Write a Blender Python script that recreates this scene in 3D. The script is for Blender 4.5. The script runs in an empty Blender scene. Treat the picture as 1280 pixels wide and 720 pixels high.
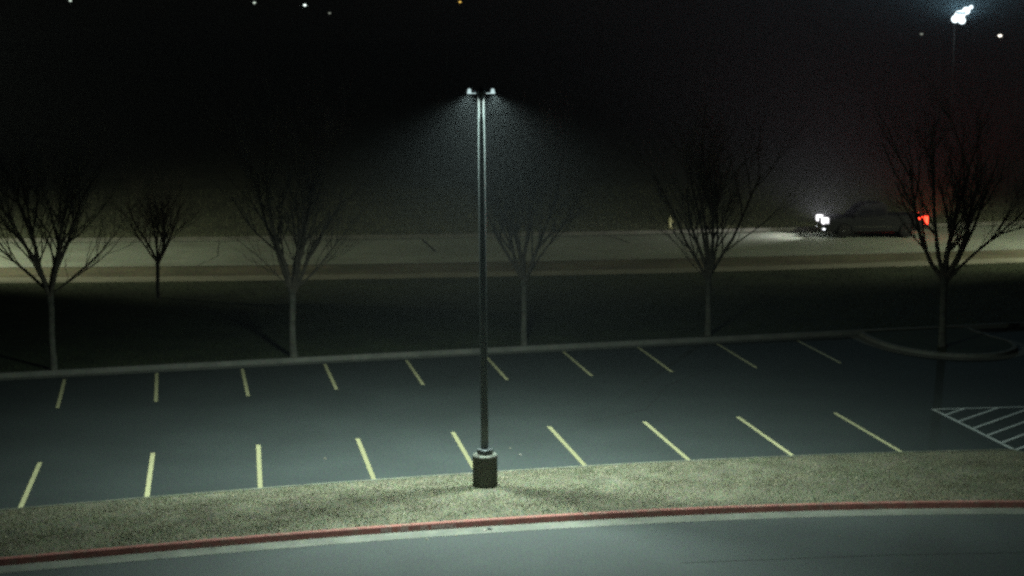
import bpy, bmesh, math, random
import numpy as np
from mathutils import Vector, Matrix
R = math.radians
sc = bpy.context.scene
C = sc.collection

# ------------------------------------------------------------------ materials
def new_mat(name):
    m = bpy.data.materials.new(name); m.use_nodes = True
    nt = m.node_tree; b = nt.nodes['Principled BSDF']
    return m, nt, b

def mat(name, col, rough=.8, metal=0., var=.25, scale=6., fine=0., fscale=45., bump=0., spec=.3, tint=None, patch=None):
    """procedural: base colour * broad noise * fine grain (+ optional second colour in patches)"""
    m, nt, b = new_mat(name); N = nt.nodes; L = nt.links
    tc = N.new('ShaderNodeTexCoord')
    n1 = N.new('ShaderNodeTexNoise'); n1.inputs['Scale'].default_value = scale; n1.inputs['Detail'].default_value = 6
    L.new(tc.outputs['Object'], n1.inputs['Vector'])
    cr = N.new('ShaderNodeValToRGB')
    lo = tuple(c*(1-var) for c in col)+(1,); hi = tuple(min(1, c*(1+var)) for c in col)+(1,)
    cr.color_ramp.elements[0].position = .3; cr.color_ramp.elements[1].position = .7
    cr.color_ramp.elements[0].color = lo; cr.color_ramp.elements[1].color = hi
    L.new(n1.outputs['Fac'], cr.inputs['Fac'])
    out = cr.outputs['Color']
    if patch:
        n3 = N.new('ShaderNodeTexNoise'); n3.inputs['Scale'].default_value = patch[1]; n3.inputs['Detail'].default_value = 5
        L.new(tc.outputs['Object'], n3.inputs['Vector'])
        r3 = N.new('ShaderNodeMapRange'); r3.inputs['From Min'].default_value = patch[2]; r3.inputs['From Max'].default_value = patch[3]
        L.new(n3.outputs['Fac'], r3.inputs['Value'])
        mx = N.new('ShaderNodeMixRGB'); L.new(r3.outputs['Result'], mx.inputs['Fac']); L.new(out, mx.inputs['Color1'])
        mx.inputs['Color2'].default_value = tuple(patch[0])+(1,); out = mx.outputs['Color']
    if fine:
        n2 = N.new('ShaderNodeTexNoise'); n2.inputs['Scale'].default_value = fscale; n2.inputs['Detail'].default_value = 3
        n2.inputs['Roughness'].default_value = .75
        L.new(tc.outputs['Object'], n2.inputs['Vector'])
        # per-channel grain: coloured aggregate
        cv = N.new('ShaderNodeMixRGB'); cv.blend_type = 'MIX'; cv.inputs['Fac'].default_value = .55
        L.new(n2.outputs['Fac'], cv.inputs['Color1']); L.new(n2.outputs['Color'], cv.inputs['Color2'])
        mp = N.new('ShaderNodeVectorMath'); mp.operation = 'MULTIPLY_ADD'
        L.new(cv.outputs['Color'], mp.inputs[0])
        mp.inputs[1].default_value = (fine*4,)*3; mp.inputs[2].default_value = (1-fine*2,)*3
        mm = N.new('ShaderNodeMixRGB'); mm.blend_type = 'MULTIPLY'; mm.inputs['Fac'].default_value = 1; mm.use_clamp = True
        L.new(out, mm.inputs['Color1']); L.new(mp.outputs[0], mm.inputs['Color2']); out = mm.outputs['Color']
    L.new(out, b.inputs['Base Color'])
    b.inputs['Roughness'].default_value = rough; b.inputs['Metallic'].default_value = metal
    b.inputs['Specular IOR Level'].default_value = spec
    if bump:
        bp = N.new('ShaderNodeBump'); bp.inputs['Strength'].default_value = bump; bp.inputs['Distance'].default_value = .02
        nb = N.new('ShaderNodeTexNoise'); nb.inputs['Scale'].default_value = fscale; nb.inputs['Detail'].default_value = 4
        L.new(tc.outputs['Object'], nb.inputs['Vector']); L.new(nb.outputs['Fac'], bp.inputs['Height'])
        L.new(bp.outputs['Normal'], b.inputs['Normal'])
    return m

def glow(name, col, s, base=(.6, .6, .6)):
    m, nt, b = new_mat(name)
    n = nt.nodes.new('ShaderNodeTexNoise'); n.inputs['Scale'].default_value = 20
    b.inputs['Base Color'].default_value = tuple(base)+(1,); b.inputs['Roughness'].default_value = .3
    r = nt.nodes.new('ShaderNodeMapRange'); r.inputs['To Min'].default_value = s*.8; r.inputs['To Max'].default_value = s*1.2
    nt.links.new(n.outputs['Fac'], r.inputs['Value']); nt.links.new(r.outputs['Result'], b.inputs['Emission Strength'])
    b.inputs['Emission Color'].default_value = tuple(col)+(1,)
    return m

M = {}
M['asphalt'] = mat('asphalt', (.043, .052, .049), .92, var=.12, scale=.35, fine=.75, fscale=24, bump=.35, spec=.2, patch=((.040, .048, .046), .8, .58, .75))
M['drive'] = mat('drive_asphalt', (.068, .077, .073), .9, var=.10, scale=.3, fine=.7, fscale=24, bump=.35, spec=.2, patch=((.066, .072, .070), .9, .5, .75))
M['road'] = mat('road_concrete', (.28, .31, .24), .9, var=.14, scale=.22, fine=.6, fscale=9, bump=.2, patch=((.21, .22, .16), .5, .5, .8))
M['concrete'] = mat('kerb_concrete', (.20, .20, .165), .9, var=.2, scale=1.6, fine=.5, fscale=22, bump=.3)
M['oldkerb'] = mat('weathered_kerb', (.14, .145, .105), .95, var=.3, scale=2.5, fine=.6, fscale=22)
M['gutter'] = mat('gutter_concrete', (.165, .17, .14), .9, var=.2, scale=1.3, fine=.45, fscale=22, bump=.3, patch=((.11, .115, .095), 2.2, .52, .75))
M['walk'] = mat('path_concrete', (.25, .245, .175), .9, var=.15, scale=.8, fine=.4, fscale=10)
M['red'] = mat('red_kerb_paint', (.29, .115, .095), .8, var=.25, scale=1.5, fine=.5, fscale=30, patch=((.25, .17, .13), 5., .5, .72), bump=.2)
M['letters'] = mat('faded_white_paint', (.62, .52, .46), .8, var=.35, scale=30)
M['yellow'] = mat('yellow_line_paint', (.58, .55, .30), .7, var=.10, scale=3, fine=.25, fscale=30, patch=((.28, .28, .19), 6., .62, .8))
M['white'] = mat('white_line_paint', (.50, .53, .49), .7, var=.12, scale=3, fine=.3, fscale=30, patch=((.2, .21, .2), 5., .6, .8))
M['dirt'] = mat('verge_soil', (.145, .14, .095), 1, var=.25, scale=.9, fine=.9, fscale=18, bump=.8)
M['blade'] = mat('dry_grass_blade', (.215, .20, .125), .9, var=.28, scale=1.1, fine=.4, fscale=35, patch=((.13, .175, .085), .55, .42, .7))
M['leaf'] = mat('dead_leaf', (.34, .29, .2), .8, var=.3, scale=20)
M['lawn'] = mat('lawn_grass', (.040, .052, .022), 1, var=.35, scale=.5, fine=.9, fscale=9, bump=.6)
M['verge'] = mat('verge_grass', (.14, .13, .08), 1, var=.3, scale=.4, fine=.9, fscale=7, patch=((.09, .095, .055), .3, .5, .7))
M['farverge'] = mat('far_grass', (.105, .115, .07), 1, var=.3, scale=.4, fine=.9, fscale=7)
M['ground'] = mat('ground_grass', (.040, .042, .025), 1, var=.3, scale=.05, fine=.8, fscale=2)
M['bark'] = mat('bark', (.12, .12, .092), .95, var=.3, scale=6, fine=.6, fscale=22, bump=.6, patch=((.18, .18, .14), 3.5, .5, .7))
M['bark2'] = mat('twig_bark', (.14, .122, .092), .95, var=.3, scale=6)
M['galv'] = mat('grey_painted_steel', (.10, .115, .115), .45, metal=.2, var=.08, scale=3, spec=.5)
M['dark'] = mat('dark_metal', (.03, .034, .034), .5, metal=.3, var=.2, scale=5)
M['collar'] = mat('collar_metal', (.52, .56, .57), .45, metal=.2, var=.1, scale=8)
M['basecon'] = mat('base_concrete', (.23, .235, .20), .95, var=.2, scale=3.5, fine=.5, fscale=30, bump=.5, patch=((.17, .17, .14), 4, .5, .7))
M['paint'] = mat('truck_paint', (.035, .037, .04), .25, metal=.3, var=.08, scale=2, spec=.6)
M['chrome'] = mat('chrome', (.6, .6, .6), .2, metal=1, var=.05, scale=5)
M['rubber'] = mat('rubber', (.02, .02, .02), .9, var=.1, scale=10)
M['glass'] = mat('tinted_glass', (.015, .017, .02), .06, var=.05, scale=2, spec=.8)
M['hyd'] = mat('hydrant_paint', (.80, .78, .42), .5, var=.15, scale=9)
M['paper'] = mat('paper', (.6, .52, .45), .8, var=.2, scale=20)
M['crack'] = mat('crack_tar', (.03, .028, .025), .9, var=.2, scale=4)
M['lens'] = glow('lot_head_glow', (.72, .95, .95), .8)  # shared by the lamp lenses and the head bumps made to glow
M['bright'] = glow('floodlight_lens', (.80, .95, 1.), 5)
M['dim'] = glow('dim_lens', (.85, 1., .85), .9)
M['white_dot'] = glow('white_lens', (.85, 1., .92), 3.0)
M['faint'] = glow('faint_lens', (.55, .6, .5), .35)
M['amber'] = glow('amber_lens', (1., .62, .12), 1.2)
M['warmw'] = glow('warm_white_lens', (1., .93, .80), 2.5)
M['head'] = glow('headlight_glass', (1., .97, 1.), 8)
M['fog'] = glow('fog_lamp_glass', (.9, .95, 1.), 5)
M['tail'] = glow('tail_lamp_glass', (1., .055, .025), 9, (.5, .02, .02))

# ------------------------------------------------------------------ helpers
def link(name, me, m, parent=None):
    o = bpy.data.objects.new(name, me); C.objects.link(o)
    if m is not None: me.materials.append(m)
    if parent is not None: o.parent = parent
    return o
def tag(o, label=None, cat=None, group=None, kind=None):
    if label: o['label'] = label
    if cat: o['category'] = cat
    if group: o['group'] = group
    if kind: o['kind'] = kind
    return o
def empty(name, loc, rz=0):
    o = bpy.data.objects.new(name, None); C.objects.link(o); o.location = loc; o.rotation_euler = (0, 0, rz)
    o.empty_display_size = .2
    return o
def fin(name, bm, m, parent=None, smooth=False):
    bmesh.ops.recalc_face_normals(bm, faces=bm.faces)
    me = bpy.data.meshes.new(name); bm.to_mesh(me); bm.free()
    if smooth: me.polygons.foreach_set('use_smooth', [True]*len(me.polygons))
    return link(name, me, m, parent)
def box(bm, c, s, rot=None, bev=0):
    b2 = bmesh.new(); bmesh.ops.create_cube(b2, size=1)
    bmesh.ops.scale(b2, vec=s, verts=b2.verts)
    if bev: bmesh.ops.bevel(b2, geom=b2.edges[:], offset=bev, segments=2, affect='EDGES')
    if rot is not None: bmesh.ops.rotate(b2, matrix=rot, verts=b2.verts)
    bmesh.ops.translate(b2, vec=c, verts=b2.verts)
    me = bpy.data.meshes.new('t'); b2.to_mesh(me); b2.free(); bm.from_mesh(me); bpy.data.meshes.remove(me)
def lathe(bm, prof, n=24, c=(0, 0, 0), axis='Z', ph=0):
    rings = []
    for r, z in prof:
        ring = []
        for k in range(n):
            a = 2*math.pi*k/n + ph
            p = (r*math.cos(a), r*math.sin(a), z) if axis == 'Z' else ((r*math.cos(a), z, r*math.sin(a)) if axis == 'Y' else (z, r*math.cos(a), r*math.sin(a)))
            ring.append(bm.verts.new((p[0]+c[0], p[1]+c[1], p[2]+c[2])))
        rings.append(ring)
    for a, b in zip(rings, rings[1:]):
        for k in range(n):
            bm.faces.new((a[k], a[(k+1) % n], b[(k+1) % n], b[k]))
    bm.faces.new(rings[0][::-1]); bm.faces.new(rings[-1])
def tube(bm, pts, rads, n=6):
    rings = []
    for i, p in enumerate(pts):
        d = (pts[min(i+1, len(pts)-1)] - pts[max(i-1, 0)]).normalized()
        a = d.orthogonal().normalized(); b = d.cross(a)
        rings.append([bm.verts.new(p + (a*math.cos(2*math.pi*k/n) + b*math.sin(2*math.pi*k/n))*rads[i]) for k in range(n)])
        if i:  # keep rings aligned
            prev = rings[i-1]; best = min(range(n), key=lambda s: (rings[i][s].co-p - (prev[0].co-pts[i-1])).length)
            rings[i] = rings[i][best:]+rings[i][:best]
    for a, b in zip(rings, rings[1:]):
        for k in range(n): bm.faces.new((a[k], a[(k+1) % n], b[(k+1) % n], b[k]))
    bm.faces.new(rings[0]); bm.faces.new(rings[-1])
def poly(bm, pts, z0, z1=None):
    """flat sheet at z0, or prism z0..z1"""
    top = [bm.verts.new((x, y, z0 if z1 is None else z1)) for x, y in pts]
    bm.faces.new(top)
    if z1 is not None:
        bot = [bm.verts.new((x, y, z0)) for x, y in pts]
        n = len(pts)
        for i in range(n): bm.faces.new((top[i], bot[i], bot[(i+1) % n], top[(i+1) % n]))
        bm.faces.new(bot[::-1])
def normals(pts, closed=False):
    n = len(pts); out = []
    for i in range(n):
        a = pts[(i-1) % n] if (closed or i > 0) else pts[i]
        b = pts[(i+1) % n] if (closed or i < n-1) else pts[i]
        d = Vector((b[0]-a[0], b[1]-a[1])).normalized(); out.append(Vector((-d.y, d.x)))
    return out
def strip(bm, pts, prof, closed=False):
    """sweep a closed profile [(offset to the left, z)] along a ground polyline"""
    nn = normals(pts, closed); rings = []
    for p, nv in zip(pts, nn):
        rings.append([bm.verts.new((p[0]+nv.x*o, p[1]+nv.y*o, z)) for o, z in prof])
    m = len(prof); N_ = len(pts)
    for i in range(N_ if closed else N_-1):
        a, b = rings[i], rings[(i+1) % N_]
        for k in range(m): bm.faces.new((a[k], a[(k+1) % m], b[(k+1) % m], b[k]))
    if not closed: bm.faces.new(rings[0]); bm.faces.new(rings[-1][::-1])

def curve_fn(pts, deg=3):
    xs = np.array([p[0] for p in pts]); ys = np.array([p[1] for p in pts])
    co = np.polyfit(xs, ys, deg); d = np.polyder(co); a, b = xs.min(), xs.max()
    def f(x):
        if x < a: return float(np.polyval(co, a)+np.polyval(d, a)*(x-a))
        if x > b: return float(np.polyval(co, b)+np.polyval(d, b)*(x-b))
        return float(np.polyval(co, x))
    return f
edge = curve_fn([(-11.89, 39.7), (-11.45, 39.84), (-8.69, 40.76), (-6.13, 41.64), (-3.43, 42.41), (-1.01, 43.13), (1.84, 43.78), (4.57, 44.37), (7.32, 44.89), (10.24, 45.33), (13.27, 45.59)])
red = curve_fn([(-10.8, 35.89), (-7.66, 37.06), (-3.92, 37.99), (-2.52, 38.43), (-0.73, 38.89), (1.1, 39.29), (3.92, 39.84), (6.77, 40.19), (9.64, 40.4), (12.12, 40.47)])
fark = curve_fn([(-16.54, 55.83), (-11.83, 57.3), (-9.04, 58.01), (-6.37, 58.87), (-3.64, 59.61), (0.0, 60.4), (1.81, 61.0), (4.61, 61.9), (7.41, 62.74), (10.47, 63.57), (13.19, 64.26), (16.22, 65.0), (19.32, 65.6)], 2)
rf = curve_fn([(-27.04, 92.29), (-9.47, 94.08), (7.9, 95.93), (29.57, 101.11)], 2)
rn = curve_fn([(-23.91, 81.44), (-8.27, 82.4), (7.03, 84.6), (25.69, 88.2)], 2)
wf = curve_fn([(-22.93, 78.02), (-7.98, 79.04), (6.66, 80.9), (24.9, 85.0)], 2)
wn = curve_fn([(-22.36, 76.3), (-7.83, 77.4), (6.57, 79.4), (24.48, 83.2)], 2)
def pl(f, a, b, step=1.0, off=0):
    n = max(2, int(round((b-a)/step))+1)
    return [(a+(b-a)*i/(n-1), f(a+(b-a)*i/(n-1))+off) for i in range(n)]
def band(f, g, a, b, z, name, m, kind='structure', step=1.0, z0=None, parent=None):
    """sheet between two ground curves as a row of quads"""
    bm = bmesh.new(); A = pl(f, a, b, step); B = pl(g, a, b, step)
    va = [bm.verts.new((x, y, z)) for x, y in A]; vb = [bm.verts.new((x, y, z)) for x, y in B]
    for i in range(len(A)-1): bm.faces.new((va[i], va[i+1], vb[i+1], vb[i]))
    o = fin(name, bm, m, parent)
    if kind and parent is None: o['kind'] = kind
    return o

XL, XR = -75, 75
# ------------------------------------------------------------------ the ground, roads and kerbs
bm = bmesh.new(); poly(bm, [(-900, -60), (900, -60), (900, 1500), (-900, 1500)], -.12)
tag(fin('ground', bm, M['ground']), kind='structure')
flat = lambda y: (lambda x: y)
drive = band(flat(-5), lambda x: red(x)-.35, XL, XR, 0, 'road', M['drive'])
lot = band(lambda x: red(x)+.1, lambda x: fark(x)+.08, XL, XR, -.004, 'parking_lot', M['asphalt'])
band(lambda x: fark(x)+.15, lambda x: wn(x), XL, XR, .14, 'lawn', M['lawn'], step=2)
band(lambda x: wn(x), lambda x: wf(x), XL, XR, .150, 'path', M['walk'], step=2)
band(lambda x: wf(x), lambda x: rn(x)-.15, XL, XR, .145, 'roadside_verge', M['verge'], step=2)
frd = band(lambda x: rn(x), lambda x: rf(x), XL, XR, .02, 'far_road', M['road'], step=2)
band(lambda x: rf(x)+.2, lambda x: 900, XL*4, XR*4, .13, 'far_grass', M['farverge'], step=8)

# far road kerbs, with a gutter line on the far side
bm = bmesh.new(); strip(bm, pl(rf, XL, XR, 2), [(0, -.1), (0, .16), (.04, .18), (.24, .18), (.24, -.1)])
tag(fin('far_road_kerb', bm, M['concrete']), kind='structure')
bm = bmesh.new(); strip(bm, pl(rn, XL, XR, 2), [(-.18, -.1), (-.18, .16), (.0, .16), (.0, -.1)])
tag(fin('near_road_kerb', bm, M['concrete']), kind='structure')
band(lambda x: rf(x)-.62, lambda x: rf(x)-.42, XL, XR, .024, 'gutter_joint', M['crack'], parent=frd, step=2)
# tar filled cracks in the concrete road
def crack(pts, w, name, parent, z):
    bm = bmesh.new(); rnd = random.Random(len(pts)*7)
    P = []
    for (a, b) in zip(pts, pts[1:]):
        for k in range(6): P.append((a[0]+(b[0]-a[0])*k/6+rnd.uniform(-.04, .04), a[1]+(b[1]-a[1])*k/6))
    P.append(pts[-1]); nn = normals(P)
    vs = [(bm.verts.new((p[0]-n.x*w*rnd.uniform(.3, 1), p[1]-n.y*w, z)), bm.verts.new((p[0]+n.x*w*rnd.uniform(.3, 1), p[1]+n.y*w, z))) for p, n in zip(P, nn)]
    for a, b in zip(vs, vs[1:]): bm.faces.new((a[0], a[1], b[1], b[0]))
    return fin(name, bm, M['crack'], parent)
crack([(-4.75, 93.4), (-4.35, 90.9), (-3.8, 88.0)], .09, 'crack', frd, .024)
crack([(5.3, 95.0), (6.2, 92.0)], .07, 'crack', frd, .024)
crack([(-15.5, 92.6), (-14.6, 86.5), (-15.0, 82.3)], .03, 'crack', frd, .024)

crack([(2.2, 49.5), (4.0, 51.2), (4.9, 54.6), (6.9, 57.9)], .014, 'crack', lot, .0005)
crack([(3.6, 36.0), (8.0, 36.55), (13.5, 36.9)], .009, 'crack', drive, .004)
# pale kerb between the lot and the lawn
bm = bmesh.new(); strip(bm, pl(fark, XL, XR, 1), [(0, -.1), (.02, .12), (.05, .15), (.20, .15), (.20, -.1)])
far_kerb = tag(fin('lawn_kerb', bm, M['concrete']), kind='structure')
bm = bmesh.new()
strip(bm, pl(lambda x: fark(x)-.36, XL, 12.6, 1), [(0, -.05), (0, .004), (.35, .004), (.35, -.05)])
tag(fin('gutter_pan', bm, M['gutter']), kind='structure')

# near grass island between lot and drive: soil, back kerb, red kerb, gutter
XE = 13.3
isl_back = pl(edge, XL, XE, .6)
tail = [(13.5, 45.25), (13.95, 44.3), (14.6, 43.3), (15.5, 42.2), (16.6, 41.3), (17.6, 40.8)]
isl_back += tail
isl_front = pl(lambda x: red(x)+.12, XL, 17.6, .6)
bm = bmesh.new()
# soil with gentle random relief, built as a grid
NX = 220; NY = 10
def backY(x):
    if x <= XE: return edge(x)
    for (a, b) in zip([(XE, edge(XE))]+tail, tail):
        if a[0] <= x <= b[0]: return a[1]+(b[1]-a[1])*(x-a[0])/(b[0]-a[0])
    return red(x)+.2
rnd = random.Random(4)
grid = []
for i in range(NX+1):
    x = XL+(17.5-XL)*i/NX; y0 = red(x)+.02; y1 = backY(x)-.05
    col = []
    for j in range(NY+1):
        t = j/NY; h = .132 + .05*math.sin(math.pi*t) + rnd.uniform(-.008, .008)*(0 < j < NY)
        col.append(bm.verts.new((x, y0+(y1-y0)*t, h)))
    grid.append(col)
for i in range(NX):
    for j in range(NY): bm.faces.new((grid[i][j], grid[i+1][j], grid[i+1][j+1], grid[i][j+1]))
tag(fin('grass_island_soil', bm, M['dirt'], smooth=True), kind='structure')
bm = bmesh.new(); strip(bm, isl_back, [(0, -.1), (0, .14), (-.02, .15), (-.13, .15), (-.13, -.1)])
tag(fin('lot_kerb', bm, M['oldkerb']), kind='structure')
bm = bmesh.new(); strip(bm, pl(red, XL, 24, .6), [(.0, -.1), (.0, .135), (-.015, .15), (-.125, .15), (-.145, .138), (-.215, -.03)])
redk = tag(fin('red_kerb', bm, M['red'], smooth=False), kind='structure')
bm = bmesh.new(); strip(bm, pl(red, XL, 24, .6), [(-.19, -.1), (-.19, .012), (-.70, .006), (-.68, -.1)])
tag(fin('gutter', bm, M['gutter']), kind='structure')

# faded stencil on the face of the red kerb
def word(txt, x0, x1, h):
    cu = bpy.data.curves.new('lettering', 'FONT'); cu.body = txt; cu.size = 1; cu.offset = .012
    t = bpy.data.objects.new('lettering_tmp', cu); C.objects.link(t); bpy.context.view_layer.update()
    me = bpy.data.meshes.new_from_object(t.evaluated_get(bpy.context.evaluated_depsgraph_get()))
    bpy.data.objects.remove(t)
    xs = [v.co.x for v in me.vertices]; ys = [v.co.y for v in me.vertices]
    a0, a1, b0, b1 = min(xs), max(xs), min(ys), max(ys)
    for v in me.vertices:                                   # follow the kerb's curve and its slightly battered face
        X = x0+(v.co.x-a0)/(a1-a0)*(x1-x0); Z = .022+(v.co.y-b0)/(b1-b0)*h
        sl = math.atan2(red(X+.1)-red(X-.1), .2); off = .145+(.138-Z)/.168*.07+.005
        v.co = (X+math.sin(sl)*off, red(X)-math.cos(sl)*off, Z)
    me.materials.clear(); me.name = 'lettering'
    return link('lettering', me, M['letters'], redk)
word('FIRE', -2.97, -2.73, .10); word('LANE', -2.60, -2.37, .10); word('NO', -2.10, -1.94, .10); word('PARKING', -1.85, -1.31, .10)

# dry grass on the island, and fallen leaves (nobody could count them)
def scatter(name, n, region, size, m, seed, label, cat, lean=.6, leaf=False):
    rg = np.random.default_rng(seed)
    x, y, z = region(rg, n); n = len(x)
    a = rg.uniform(0, 2*np.pi, n); s = size*rg.uniform(.5, 1.4, n)
    dx, dy = np.cos(a), np.sin(a)
    V = np.zeros((n, 3, 3))
    if leaf:
        w = s*.6
        V[:, 0] = np.stack([x-dx*s, y-dy*s, z], 1); V[:, 1] = np.stack([x+dx*s, y+dy*s, z+rg.uniform(0, .02, n)], 1)
        V[:, 2] = np.stack([x-dy*w, y+dx*w, z+rg.uniform(0, .03, n)], 1)
    else:
        w = s*.16; la = rg.uniform(0, 2*np.pi, n); le = rg.uniform(.1, 1, n)*lean*s*1.4
        V[:, 0] = np.stack([x-dx*w, y-dy*w, z-.01], 1); V[:, 1] = np.stack([x+dx*w, y+dy*w, z-.01], 1)
        V[:, 2] = np.stack([x+np.cos(la)*le, y+np.sin(la)*le, z+s*rg.uniform(.4, 1, n)], 1)
    me = bpy.data.meshes.new(name)
    me.vertices.add(n*3); me.vertices.foreach_set('co', V.reshape(-1).astype(np.float32))
    me.loops.add(n*3); me.loops.foreach_set('vertex_index', np.arange(n*3, dtype=np.int32))
    me.polygons.add(n); me.polygons.foreach_set('loop_start', np.arange(0, n*3, 3, dtype=np.int32)); me.polygons.foreach_set('loop_total', np.full(n, 3, dtype=np.int32))
    me.update(); me.validate()
    return tag(link(name, me, m), label, cat, kind='stuff')
redv = np.vectorize(red); backv = np.vectorize(backY)
def isl_region(rg, n, a=-14.5, b=17.2):
    x = rg.uniform(a, b, n); y0 = redv(x)+.02; y1 = backv(x)-.16
    # clumpy: drop points where a cheap wave field is low
    t = rg.uniform(0, 1, n); y = y0+(y1-y0)*t
    f = np.sin(x*2.1+np.sin(y*3.3)*1.3)+np.sin(y*2.7-x*.9)+np.sin(x*5.3+y*4.1)*.6
    k = (y1 > y0+.05) & (rg.uniform(-3.8, .2, n) < f)
    x, y, t = x[k], y[k], t[k]
    return x, y, .132+.05*np.sin(np.pi*t)
scatter('dry_grass', 190000, isl_region, .042, M['blade'], 1, 'dry olive brown grass on the strip between the red kerb and the lot', 'grass')
scatter('fallen_leaves', 2600, lambda rg, n: (lambda r: (r[0], r[1], r[2]+.025))(isl_region(rg, n)), .028, M['leaf'], 5, 'pale dead leaf flecks scattered over the dry grass strip', 'leaves', leaf=True)
wnv = np.vectorize(wn); farv = np.vectorize(fark)
def lawn_region(rg, n):
    x = rg.uniform(-24, 24, n); y0 = farv(x)+.25; y1 = wnv(x); y = y0+(y1-y0)*rg.uniform(0, 1, n)**1.2
    return x, y, np.full(n, .14)
M['lawnblade'] = mat('lawn_blade', (.055, .068, .028), 1, var=.5, scale=1., fine=.6, fscale=20)
scatter('lawn_grass', 70000, lawn_region, .07, M['lawnblade'], 2, 'dark green lawn grass between the lot and the far path', 'grass')
rfv = np.vectorize(rf)
def far_region(rg, n):
    x = rg.uniform(-40, 42, n); y = rfv(x)+.3+rg.uniform(0, 1, n)**1.6*28
    return x, y, np.full(n, .13)
M['farblade'] = mat('far_blade', (.13, .14, .08), 1, var=.5, scale=1., fine=.6, fscale=20)
scatter('roadside_grass', 40000, far_region, .13, M['farblade'], 3, 'rough grass beyond the far edge of the lit road', 'grass')

# ------------------------------------------------------------------ painted lines on the lot
def line_quad(a, b, w, name, m, z=.001):
    a = Vector(a); b = Vector(b); d = (b-a).normalized(); n = Vector((-d.y, d.x))*w/2
    bm = bmesh.new(); L = (b-a).length; k = max(2, int(L/.25)); rr = random.Random(int(a.x*100))
    rows = []
    for i in range(k+1):
        p = a+(b-a)*i/k; j = rr.uniform(-.006, .006)
        rows.append((bm.verts.new((p.x-n.x*(1+j), p.y-n.y*(1+j), z)), bm.verts.new((p.x+n.x*(1+j*2), p.y+n.y*(1+j*2), z))))
    for r0, r1 in zip(rows, rows[1:]): bm.faces.new((r0[0], r0[1], r1[1], r1[0]))
    return fin(name, bm, m, lot)
near = [((-11.61, 40.38), (-12.3, 44.71)), ((-8.83, 41.38), (-9.57, 45.76)), ((-6.22, 42.29), (-6.89, 46.67)), ((-3.48, 43.07), (-4.26, 47.42)), ((-0.93, 43.8), (-1.66, 48.2)), ((1.87, 44.46), (1.05, 48.9)), ((4.63, 44.97), (3.8, 49.52)), ((7.42, 45.49), (6.57, 50.15)), ((10.38, 45.94), (9.49, 50.69))]
far = [((-13.54, 51.35), (-14.42, 55.7)), ((-10.79, 52.26), (-11.65, 56.7)), ((-8.12, 53.08), (-8.96, 57.45)), ((-5.49, 54.05), (-6.31, 58.29)), ((-2.82, 54.8), (-3.6, 59.01)), ((-0.15, 55.57), (-0.90, 59.7)), ((2.6, 56.23), (1.79, 60.6)), ((5.27, 56.9), (4.48, 61.4)), ((8.15, 57.59), (7.36, 62.1)), ((11.11, 58.44), (10.34, 62.8))]
for a, b in near:
    d = (Vector(b)-Vector(a)).normalized(); a2 = Vector(a); 
    while a2.y > edge(a2.x)+.03: a2 = a2-d*.05
    line_quad(a2, b, .115, 'parking_line', M['yellow'])
for a, b in far: line_quad(a, b, .105, 'parking_line', M['yellow'])
# hatched no-parking zone
apex = (12.51, 51.13)
line_quad(apex, (13.55, 45.75), .11, 'hatch_line', M['white'], .0012)
line_quad((12.45, 51.16), (21.5, 52.25), .11, 'hatch_line', M['white'], .0030)
def onl(t): return (12.51+(13.47-12.51)*t, 51.13+(46.03-51.13)*t)
dirv = Vector((1.63, 1.83)).normalized()
for t in (.15, .32, .5, .67, .84, 1.0):
    s = Vector(onl(t)); e = s.copy()
    while e.y < 51.13+(e.x-12.5)*.121 and e.x < 21: e = e+dirv*.05
    line_quad(s, e, .10, 'hatch_line', M['white'], .0048)

# ------------------------------------------------------------------ kerbed tree island on the right
isl = [(12.75, 64.15), (12.95, 62.6), (13.4, 61.15), (14.2, 60.05), (15.2, 59.45), (16.3, 59.4), (17.2, 59.9), (17.85, 60.9), (17.95, 62.1), (17.5, 63.2), (17.2, 64.3), (17.2, 65.3), (14.9, 65.3), (12.9, 64.8)]
def smooth(P, it=2):
    for _ in range(it):
        Q = []
        for i in range(len(P)):
            a, b = P[i], P[(i+1) % len(P)]
            Q += [(a[0]*.75+b[0]*.25, a[1]*.75+b[1]*.25), (a[0]*.25+b[0]*.75, a[1]*.25+b[1]*.75)]
        P = Q
    return P
isl = smooth(isl)
bm = bmesh.new(); poly(bm, isl, .01, .105)
tag(fin('tree_island', bm, M['lawn']), kind='structure')
bm = bmesh.new(); strip(bm, isl, [(-.42, -.05), (-.42, .004), (-.01, .006), (.0, .10), (.04, .12), (.18, .12), (.18, -.05)], closed=True)
tag(fin('island_kerb', bm, M['concrete']), kind='structure')

# ------------------------------------------------------------------ lot light pole
PX, PY = -.655, 41.72
lp = empty('lamp_post', (PX, PY, .13))
tag(lp, 'tall twin headed grey light pole on a round concrete base in the grass strip', 'lamp post')
bm = bmesh.new(); lathe(bm, [(.302, -.1), (.302, .79), (.296, .815), (.28, .822)], 40)
fin('concrete_base', bm, M['basecon'], lp)
bm = bmesh.new(); lathe(bm, [(.20, .823), (.20, .95), (.193, .958), (.10, .962)], 4, ph=0)
bmesh.ops.bevel(bm, geom=bm.edges[:], offset=.008, segments=2, affect='EDGES')
fin('base_cover', bm, M['collar'], lp)
LEAN = -.075
def pz(z): return LEAN*z/9.55
bm = bmesh.new(); zz = [.95+i*(9.58-.95)/12 for i in range(13)]
tube(bm, [Vector((pz(z), 0, z)) for z in zz], [.093-.014*i/12 for i in range(13)], 28)
fin('pole', bm, M['galv'], lp, True)
bm = bmesh.new(); lathe(bm, [(.098, 9.50), (.098, 9.60), (.08, 9.66), (.02, 9.68)], 24, c=(pz(9.5), 0, 0))
fin('pole_cap', bm, M['dark'], lp, True)
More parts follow.
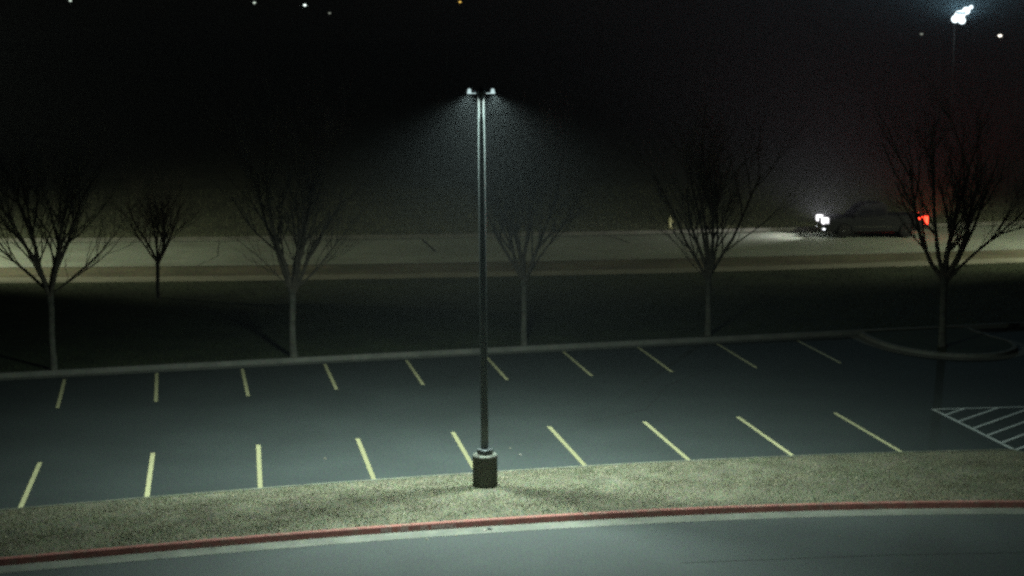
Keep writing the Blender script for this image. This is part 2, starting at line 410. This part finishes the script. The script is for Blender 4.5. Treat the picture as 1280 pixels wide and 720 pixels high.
for s in (-1, 1):
    hx = pz(9.5)
    bm = bmesh.new(); box(bm, (hx+s*.15, .03, 9.545), (.13, .05, .05), bev=.008)
    arm = fin('bracket_arm', bm, M['dark'], lp)
    bm = bmesh.new(); box(bm, (hx+s*.235, .12, 9.575), (.19, .40, .028), bev=.008)
    for k in range(6): box(bm, (hx+s*(.155+.03*k), .14, 9.598), (.008, .30, .02))
    hd = fin('lamp_head', bm, M['dark'], lp)
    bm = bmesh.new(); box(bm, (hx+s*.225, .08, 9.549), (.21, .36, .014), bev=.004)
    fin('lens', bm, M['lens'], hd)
    bm = bmesh.new(); lathe(bm, [(.046, 0), (.042, .05), (.034, .085), (.012, .10)], 16, c=(hx+s*.275, -.075, 9.56))  # bump on the head: no lamp, its glow stands for spill light
    fin('side_glow', bm, M['lens'], hd, True)

def light(kind, name, loc, energy, col, parent=None, aim=None, size=None, blend=None, rad=.05):
    l = bpy.data.lights.new(name, kind); l.energy = energy; l.color = col; l.shadow_soft_size = rad
    if size: l.spot_size = R(size)
    if blend is not None: l.spot_blend = blend
    o = bpy.data.objects.new(name, l); C.objects.link(o); o.location = loc
    if aim is not None: o.rotation_euler = (Vector(aim)-Vector(loc)).to_track_quat('-Z', 'Y').to_euler()
    if parent: o.parent = parent
    return o
for s in (-1, 1):
    L0 = (PX+pz(9.5)+s*.30, PY+.17, .13+9.52)
    light('SPOT', 'lot_lamp_light', L0, 7600, (.80, 1., .92), aim=(L0[0]+s*.5, L0[1]+.4, 0), size=155, blend=.9, rad=.06)

# ------------------------------------------------------------------ bare trees
def tree(x, y, fork, spread, nl, seed, label, r=.11, scale=1., lead=None):
    t = empty('bare_tree', (x, y, .14)); rnd = random.Random(seed)
    tag(t, label, 'tree', 'bare winter trees along the lot')
    f = fork-.14
    bm = bmesh.new(); ks = [0, .05, .25, .5, .75, 1]
    pts = [Vector((rnd.uniform(-.02, .02)*(k > 0), rnd.uniform(-.02, .02), f*k-.02)) for k in ks]
    tube(bm, pts, [r*1.5, r*1.2, r*1.02, r*.95, r*.98, r*1.05], 12)
    fin('trunk', bm, M['bark'], t, True)
    top = pts[-1]
    def grow(bm, p, d, L, rad, lv):
        n = 5 if lv < 2 else 3; P = [p.copy()]; Q = [rad]; dd = d.copy()
        for i in range(n):
            dd = (dd+Vector((rnd.uniform(-.20, .20), rnd.uniform(-.20, .20), .06+.03*lv))).normalized()
            P.append(P[-1]+dd*L/n); Q.append(rad*(1-.62*(i+1)/n))
        tube(bm, P, Q, 7 if lv == 0 else (5 if lv == 1 else 3))
        if lv >= 3 or rad < .006: return
        for i in range((8, 5, 4)[lv]):
            q = rnd.uniform(.22, 1); k = min(n-1, int(q*n)); u = q*n-k
            pp = P[k].lerp(P[k+1], u); dl = (P[k+1]-P[k]).normalized()
            a = rnd.uniform(0, 2*math.pi); o = dl.orthogonal().normalized(); o = Matrix.Rotation(a, 3, dl) @ o
            ang = R(rnd.uniform(22, 48)); nd = (dl*math.cos(ang)+o*math.sin(ang)+Vector((0, 0, .15))).normalized()
            grow(bm, pp, nd, L*rnd.uniform(.42, .68), max(.0045, Q[k]*rnd.uniform(.45, .62)), lv+1)
    for i in range(nl):
        if lead and i < len(lead): az, tilt, rr, LL = lead[i]
        else: az = 2*math.pi*(i+rnd.uniform(-.3, .3))/nl; tilt = spread*rnd.uniform(.35, 1.25); rr = rnd.uniform(.32, .6); LL = rnd.uniform(.8, 1.1)
        else_len = 4.2*scale*LL
        d = Vector((math.cos(az)*math.sin(R(tilt)), math.sin(az)*math.sin(R(tilt)), math.cos(R(tilt))))
        bm = bmesh.new(); st = top+Vector((d.x*.03, d.y*.03, -rnd.uniform(.0, .25)))
        grow(bm, st, d, else_len, r*rr*1.3, 0)
        fin('limb', bm, M['bark2'], t)
    return t
pi = math.pi
tree(-15.0, 56.54, 2.74, 30, 11, 11, 'wide spreading bare tree at the far left behind the lot kerb', .105,
     lead=[(pi, 55, .3, .95), (pi*.98, 44, .32, 1.), (pi, 24, .62, 1.), (.3, 6, .6, 1.), (0, 22, .55, 1.), (.1, 50, .26, .9), (-.1, 60, .2, .8), (pi*.9, 12, .5, 1.)])
tree(-14.65, 72.08, 1.75, 34, 10, 12, 'small low branching bare tree standing nearer the far path', .085, scale=.62)
tree(-7.43, 58.81, 2.46, 22, 9, 13, 'bare tree with a pale trunk and narrow crown between far left and light pole', .115,
     lead=[(pi, 20, .6, 1.), (pi, 10, .6, 1.), (.2, 5, .55, 1.), (0, 15, .5, 1.), (0, 36, .45, .9), (.1, 46, .25, .8), (pi, 42, .15, .6)])
tree(.42, 61.1, 2.46, 24, 10, 14, 'bare vase shaped tree just right of the light pole', .10,
     lead=[(pi, 27, .5, 1.), (pi, 19, .5, 1.), (pi, 9, .4, 1.), (.2, 6, .6, 1.), (0, 24, .55, 1.), (0, 31, .3, .9)])
tree(7.11, 63.06, 2.32, 24, 9, 15, 'bare tree with four upright limbs, below and right of the yellow hydrant', .105,
     lead=[(pi, 25, .45, 1.), (pi, 12, .5, 1.), (.2, 4, .6, 1.), (0, 10, .5, 1.), (0, 26, .5, 1.), (pi, 48, .15, .6)])
tree(15.13, 60.94, 2.62, 30, 8, 16, 'bare tree with dark forked limbs growing in the kerbed island', .12,
     lead=[(pi, 33, .6, 1.), (pi, 11, .6, 1.), (.2, 12, .75, 1.), (0, 27, .6, 1.), (0, 42, .4, .95), (.1, 56, .22, .8)])

# ------------------------------------------------------------------ hydrant beyond the road
h = empty('hydrant', (8.8, 97.6, .13)); tag(h, 'small pale yellow hydrant in the grass past the far road', 'hydrant')
bm = bmesh.new(); lathe(bm, [(.13, 0), (.13, .05), (.085, .06), (.085, .42), (.10, .44), (.10, .50), (.075, .56), (.05, .60)], 20)
fin('barrel', bm, M['hyd'], h, True)
bm = bmesh.new(); lathe(bm, [(.028, .598), (.028, .68), (.02, .69)], 6); fin('operating_nut', bm, M['hyd'], h)
bm = bmesh.new(); lathe(bm, [(.045, .05), (.045, .16), (.055, .165), (.055, .19)], 14, c=(0, 0, .40), axis='X'); fin('nozzle', bm, M['hyd'], h)
bm = bmesh.new(); lathe(bm, [(.055, -.14), (.055, -.05)], 14, c=(0, 0, .36), axis='Y'); fin('nozzle', bm, M['hyd'], h)

# ------------------------------------------------------------------ pickup truck on the far road
ang = math.atan2(rf(23)-rf(16), 7)-R(11)
FX, FY = 16.75, 95.0
fwd = Vector((-math.cos(ang), -math.sin(ang), 0))
SX = .905
ctr = Vector((FX, FY, 0))-fwd*3.05*SX
truck = empty('pickup_truck', (ctr.x, ctr.y, .024), ang+math.pi)   # local +X = forward
truck.scale = (SX, 1, .97)
tag(truck, 'dark pickup truck with headlights and a red tail lamp lit on the far road', 'pickup truck')
def side_prism(prof, w, name, m, parent, bev=.03, taper=0., smooth=False):
    """profile in x-z extruded across y; taper narrows with height"""
    bm = bmesh.new(); z0 = min(p[1] for p in prof); z1 = max(p[1] for p in prof)
    A, B = [], []
    for x, z in prof:
        k = w/2-taper*(z-z0)/(z1-z0+1e-6)
        A.append(bm.verts.new((x, k, z))); B.append(bm.verts.new((x, -k, z)))
    n = len(prof)
    for i in range(n): bm.faces.new((A[i], A[(i+1) % n], B[(i+1) % n], B[i]))
    bm.faces.new(A[::-1]); bm.faces.new(B)
    if bev: bmesh.ops.bevel(bm, geom=bm.edges[:], offset=bev, segments=2, affect='EDGES')
    return fin(name, bm, m, parent, smooth)
def arc(cx, r, n=9):
    return [(cx+r*math.cos(math.pi*k/(n-1)), .38+r*math.sin(math.pi*k/(n-1))) for k in range(n)]
wb = 1.85
prof = [(-3.0, .55), (-3.05, 1.22), (-.75, 1.24), (.95, 1.16), (1.05, 1.16), (2.85, 1.08), (3.05, .95), (3.06, .48), (2.7, .40)] + arc(wb, .47) + [(1.3, .36), (-1.3, .36)] + arc(-wb, .47) + [(-2.55, .42)]
body = side_prism(prof, 1.96, 'body', M['paint'], truck, .025)
cab = side_prism([(-.78, 1.2), (-.70, 1.84), (-.45, 1.90), (.55, 1.88), (.80, 1.78), (1.45, 1.15)], 1.84, 'cab', M['paint'], truck, .03, .14)
for s in (-1, 1):
    for (a, b, c_, d_) in ((-.62, -.55, .02, .02), (.10, .10, .62, 1.12)):
        bm = bmesh.new(); k0, k1 = .915, .80
        q = [(a, 1.26, k0), (d_ if c_ != .02 else .02, 1.26, k0), (c_, 1.76, k1), (b, 1.76, k1)]
        v = [bm.verts.new((x, s*y, z)) for x, z, y in q]; w_ = [bm.verts.new((x, s*(y-.03), z)) for x, z, y in q]
        bm.faces.new(v); bm.faces.new(w_)
        for i in range(4): bm.faces.new((v[i], v[(i+1) % 4], w_[(i+1) % 4], w_[i]))
        fin('window', bm, M['glass'], truck)
    bm = bmesh.new(); box(bm, (1.12, s*1.06, 1.28), (.1, .2, .16), bev=.03); fin('mirror', bm, M['paint'], truck)
    bm = bmesh.new(); box(bm, (-.35, s*.985, 1.06), (.18, .025, .03), bev=.006); fin('door_handle', bm, M['chrome'], truck)
    bm = bmesh.new(); box(bm, (.55, s*.985, 1.04), (.18, .025, .03), bev=.006); fin('door_handle', bm, M['chrome'], truck)
    bm = bmesh.new(); box(bm, (.1, s*.985, .62), (2.3, .02, .05), bev=.006); fin('side_trim', bm, M['chrome'], truck)
    bm = bmesh.new(); box(bm, (2.93, s*.73, .93), (.40, .50, .34), bev=.04); fin('headlight', bm, M['head'], truck)
    bm = bmesh.new(); box(bm, (3.04, s*.79, .50), (.16, .40, .10), bev=.02); fin('fog_lamp', bm, M['fog'], truck)
    bm = bmesh.new(); box(bm, (-2.98, s*.945, .97), (.30, .16, .46), bev=.02); box(bm, (-2.83, s*.965, 1.10), (.50, .08, .15), bev=.02)
    fin('tail_light', bm, M['tail'], truck)
    for wx in (wb, -wb):
        bm = bmesh.new(); lathe(bm, [(.26, -.12), (.37, -.12), (.395, -.08), (.395, .08), (.37, .12), (.26, .12)], 28, axis='Y')
        w = fin('wheel', bm, M['rubber'], truck, True); w.location = (wx, s*.86, .395)
        bm = bmesh.new(); lathe(bm, [(.25, -.10), (.25, .122), (.10, .10), (.07, .135)] if s > 0 else [(.07, -.135), (.10, -.10), (.25, -.122), (.25, .10)], 20, axis='Y')
        fin('rim', bm, M['chrome'], w)
bm = bmesh.new(); box(bm, (3.08, 0, .56), (.12, 1.9, .2), bev=.03); fin('front_bumper', bm, M['chrome'], truck)
bm = bmesh.new(); box(bm, (-3.08, 0, .56), (.14, 1.9, .18), bev=.03); fin('rear_bumper', bm, M['chrome'], truck)
bm = bmesh.new(); box(bm, (3.05, 0, .88), (.05, 1.1, .28), bev=.01)
for k in range(3): box(bm, (3.085, 0, .8+.08*k), (.02, 1.1, .02))
fin('grille', bm, M['dark'], truck)
bm = bmesh.new(); v = [bm.verts.new(p) for p in ((1.44, .83, 1.21), (1.44, -.83, 1.21), (.86, -.74, 1.77), (.86, .74, 1.77))]; w_ = [bm.verts.new((q.co.x-.04, q.co.y, q.co.z-.04)) for q in v]
bm.faces.new(v); bm.faces.new(w_)
for i in range(4): bm.faces.new((v[i], v[(i+1) % 4], w_[(i+1) % 4], w_[i]))
fin('windscreen', bm, M['glass'], truck)
side = Vector((-fwd.y, fwd.x, 0))   # truck's left, towards the camera
for s in (-1, 1):
    p = ctr+fwd*3.17*SX+side*s*.80+Vector((0, 0, .95))
    light('SPOT', 'headlight_beam', p, 600, (1., .97, .98), aim=p+fwd*10+Vector((0, 0, -.2)), size=92, blend=1., rad=.06)
pgl = ctr+fwd*3.17*SX+side*.95+Vector((0, 0, .95))
light('SPOT', 'headlight_halo', pgl, 8500, (1., .92, .95), aim=(4, 0, 205), size=128, blend=.45, rad=.05)  # extra spot aimed skyward, added to light the haze into a halo
ptl = ctr-fwd*3.05*SX+side*1.03+Vector((0, 0, 1.12))
light('SPOT', 'tail_lamp_light', ptl, 9000, (1., .04, .02), aim=(8, 0, 205), size=128, blend=.45, rad=.04)

# ------------------------------------------------------------------ road lamps (just out of the frame) and far lights
def street_lamp(x, y, z, az, label, lensm, r=.09, hs=(.7, .3, .12), arm=1.6, group='distant street lamps', poler=.09, drop=.07):
    t = empty('street_lamp', (x, y, .1)); tag(t, label, 'street lamp', group)
    zt = z-.1
    d = Vector((math.cos(az), math.sin(az), 0)); b = -d*arm
    bm = bmesh.new(); tube(bm, [b+Vector((0, 0, -.1)), b+Vector((0, 0, zt*.5)), b+Vector((0, 0, zt-.2))], [poler*1.3, poler*1.1, poler*.8], 10)
    fin('pole', bm, M['dark'], t, True)
    bm = bmesh.new(); tube(bm, [b+Vector((0, 0, zt-.25)), b*.5+Vector((0, 0, zt+.15)), Vector((0, 0, zt+.1))], [.05, .045, .04], 8)
    fin('arm', bm, M['dark'], t, True)
    bm = bmesh.new(); box(bm, (0, 0, zt+.10), hs, rot=Matrix.Rotation(az, 3, 'Z'), bev=.03)
    hd = fin('lamp_head', bm, M['dark'], t)
    bm = bmesh.new(); bmesh.ops.create_uvsphere(bm, u_segments=16, v_segments=8, radius=r); bmesh.ops.scale(bm, vec=(1, 1, .8), verts=bm.verts); bmesh.ops.translate(bm, vec=(0, 0, zt-drop*.4), verts=bm.verts)
    fin('lens', bm, lensm, hd, True)
    return t
fl = street_lamp(35.21, 140, 12.26, -pi/2, 'blazing white street lamp with a wide glow at the top right', M['bright'], r=.42, hs=(1.1, .7, .14))
street_lamp(34.55, 150, 10.73, pi, 'very faint street lamp left of the blazing top right one', M['faint'], r=.13)
street_lamp(41.17, 150, 10.60, pi, 'small warm white street lamp right of the blazing top right one', M['warmw'], r=.17)
street_lamp(-52.01, 210, 14.42, 0, 'dim street lamp at the top left corner', M['dim'], r=.17)
street_lamp(-31.79, 220, 14.33, 0, 'left of the three white pinpoint street lamps at the top', M['dim'], r=.17)
street_lamp(-24.99, 215, 13.97, 0, 'brightest of the three white pinpoint street lamps at the top', M['white_dot'], r=.18)
street_lamp(-23.55, 230, 13.14, 0, 'faintest and lowest of the three pinpoint street lamps at the top', M['faint'], r=.18)
street_lamp(-6.27, 215, 14.35, 0, 'tiny amber street lamp at the top above the light pole', M['amber'], r=.15)
for o_ in [fl]:
    for (dx, dz, r_) in ((.42, .34, .30), (-.42, -.30, .30), (.12, -.42, .28), (.80, .62, .15)):
        bm = bmesh.new(); bmesh.ops.create_uvsphere(bm, u_segments=14, v_segments=8, radius=r_)
        bmesh.ops.translate(bm, vec=(dx, -.25, 12.1+dz), verts=bm.verts); fin('side_glow', bm, M['bright'], o_, True)
        bm = bmesh.new(); tube(bm, [Vector((0, 0, 12.3)), Vector((dx, -.05, 12.1+dz))], [.05, .05], 6); fin('lens_bracket', bm, M['dark'], o_)
light('SPOT', 'floodlight', (35.2, 139.3, 12.1), 32000, (.48, .84, 1.), aim=(3, 20, 160), size=126, blend=.45, rad=.3)

RD = [(-33.0, 80.5, 10.4, (-14, 94, 0)), (33.5, 84.5, 10.4, (15, 97, 0))]
for i, (x, y, z, aim) in enumerate(RD):
    d = 1 if i == 0 else -1
    street_lamp(x, y, z, pi/2, ('road lamp beyond the left edge of the view lighting the far road', 'road lamp beyond the right edge of the view lighting the far road')[i], M['dim'], r=.15, group='road lamps outside the view')
    light('SPOT', 'road_lamp_light', (x, y, z-.2), 10500 if i == 0 else 7500, (.95, 1., .74), aim=aim, size=122, blend=.6, rad=.15)

# ------------------------------------------------------------------ litter
def litter(name, x, y, z, s, m, label, cat, seed):
    rr = random.Random(seed); bm = bmesh.new()
    n = 7; ring = [bm.verts.new((math.cos(2*pi*k/n)*s*rr.uniform(.6, 1.2), math.sin(2*pi*k/n)*s*rr.uniform(.5, .9), rr.uniform(.0, .4)*s)) for k in range(n)]
    c = bm.verts.new((0, 0, s*.55)); c2 = bm.verts.new((0, 0, .002))
    for k in range(n): bm.faces.new((ring[k], ring[(k+1) % n], c)); bm.faces.new((ring[(k+1) % n], ring[k], c2))
    o = fin(name, bm, m); o.location = (x, y, z); return tag(o, label, cat)
litter('crumpled_paper', .21, 45.5, .003, .045, M['paper'], 'pale crumpled scrap on the asphalt right of the light pole base', 'litter', 1)
litter('dry_leaf', -.06, 46.25, .003, .03, M['leaf'], 'tiny dry leaf on the asphalt just behind the pale paper scrap', 'leaf', 2)
litter('dark_litter', -.50, 38.50, .013, .075, M['dark'], 'dark lump of litter in the gutter against the red kerb below the pole', 'litter', 3)
litter('dry_leaf', -.62, 38.40, .013, .05, M['paper'], 'pale leaf in the gutter beside the dark lump of litter', 'leaf', 9)
litter('dry_leaf', -1.88, 37.72, .003, .04, M['leaf'], 'pale leaf on the drive asphalt below the kerb lettering', 'leaf', 4)
litter('dry_leaf', -1.25, 37.98, .012, .04, M['leaf'], 'pale leaf on the gutter edge below the word PARKING', 'leaf', 5)
litter('dry_leaf', -4.91, 45.1, .003, .04, M['leaf'], 'small leaf on the lot left of the fourth near parking line', 'leaf', 6)
litter('dry_leaf', 7.3, 38.0, .003, .03, M['leaf'], 'tiny orange leaf on the drive asphalt at lower right', 'leaf', 7)

# ------------------------------------------------------------------ haze, added to give the lamps halos that stand for lens glow
bm = bmesh.new(); box(bm, (0, 720, 9.4), (1820, 1580, 22))
hz = fin('haze', bm, None); tag(hz, 'thin haze added to stand for the lens glow round the lamps', 'haze', kind='stuff')
m = bpy.data.materials.new('haze_air'); m.use_nodes = True; nt = m.node_tree
nt.nodes.remove(nt.nodes['Principled BSDF']); pv = nt.nodes.new('ShaderNodeVolumePrincipled')
pv.inputs['Color'].default_value = (.85, .93, 1, 1); pv.inputs['Density'].default_value = .00029; pv.inputs['Anisotropy'].default_value = .15
nt.links.new(pv.outputs[0], nt.nodes['Material Output'].inputs['Volume'])
hz.data.materials.append(m); m.cycles.homogeneous_volume = True

# ------------------------------------------------------------------ night sky and moonlight
w = bpy.data.worlds.new('World'); sc.world = w; w.use_nodes = True; nt = w.node_tree
sky = nt.nodes.new('ShaderNodeTexSky'); sky.sky_type = 'NISHITA'; sky.sun_disc = False
sky.sun_elevation = R(25); sky.sun_rotation = R(200)
nt.links.new(sky.outputs[0], nt.nodes['Background'].inputs['Color']); nt.nodes['Background'].inputs['Strength'].default_value = .00010
sl = bpy.data.lights.new('moon', 'SUN'); sl.energy = .002; sl.angle = R(.5); sl.color = (.9, .95, 1)
so = bpy.data.objects.new('moon', sl); C.objects.link(so); so.rotation_euler = (R(65), 0, R(200-180))

# ------------------------------------------------------------------ camera
cd = bpy.data.cameras.new('camera'); cam = bpy.data.objects.new('camera', cd); C.objects.link(cam)
cd.sensor_width = 36; cd.lens = 36*2200/1280; cd.clip_start = .5; cd.clip_end = 4000
cam.location = (0, 0, 11.2); cam.rotation_euler = (R(90-8.4034), 0, 0)
sc.camera = cam

sc.render.engine = 'CYCLES'
cy = sc.cycles
cy.use_denoising = False; cy.use_adaptive_sampling = False
cy.max_bounces = 4; cy.diffuse_bounces = 2; cy.glossy_bounces = 2; cy.volume_bounces = 0
cy.sample_clamp_indirect = .2; cy.sample_clamp_direct = 2
cy.pixel_filter_type = 'GAUSSIAN'; cy.filter_width = 3.1
sc.view_settings.view_transform = 'Standard'; sc.view_settings.look = 'None'; sc.view_settings.gamma = 1
sc.view_settings.use_curve_mapping = False; sc.view_settings.exposure = 0
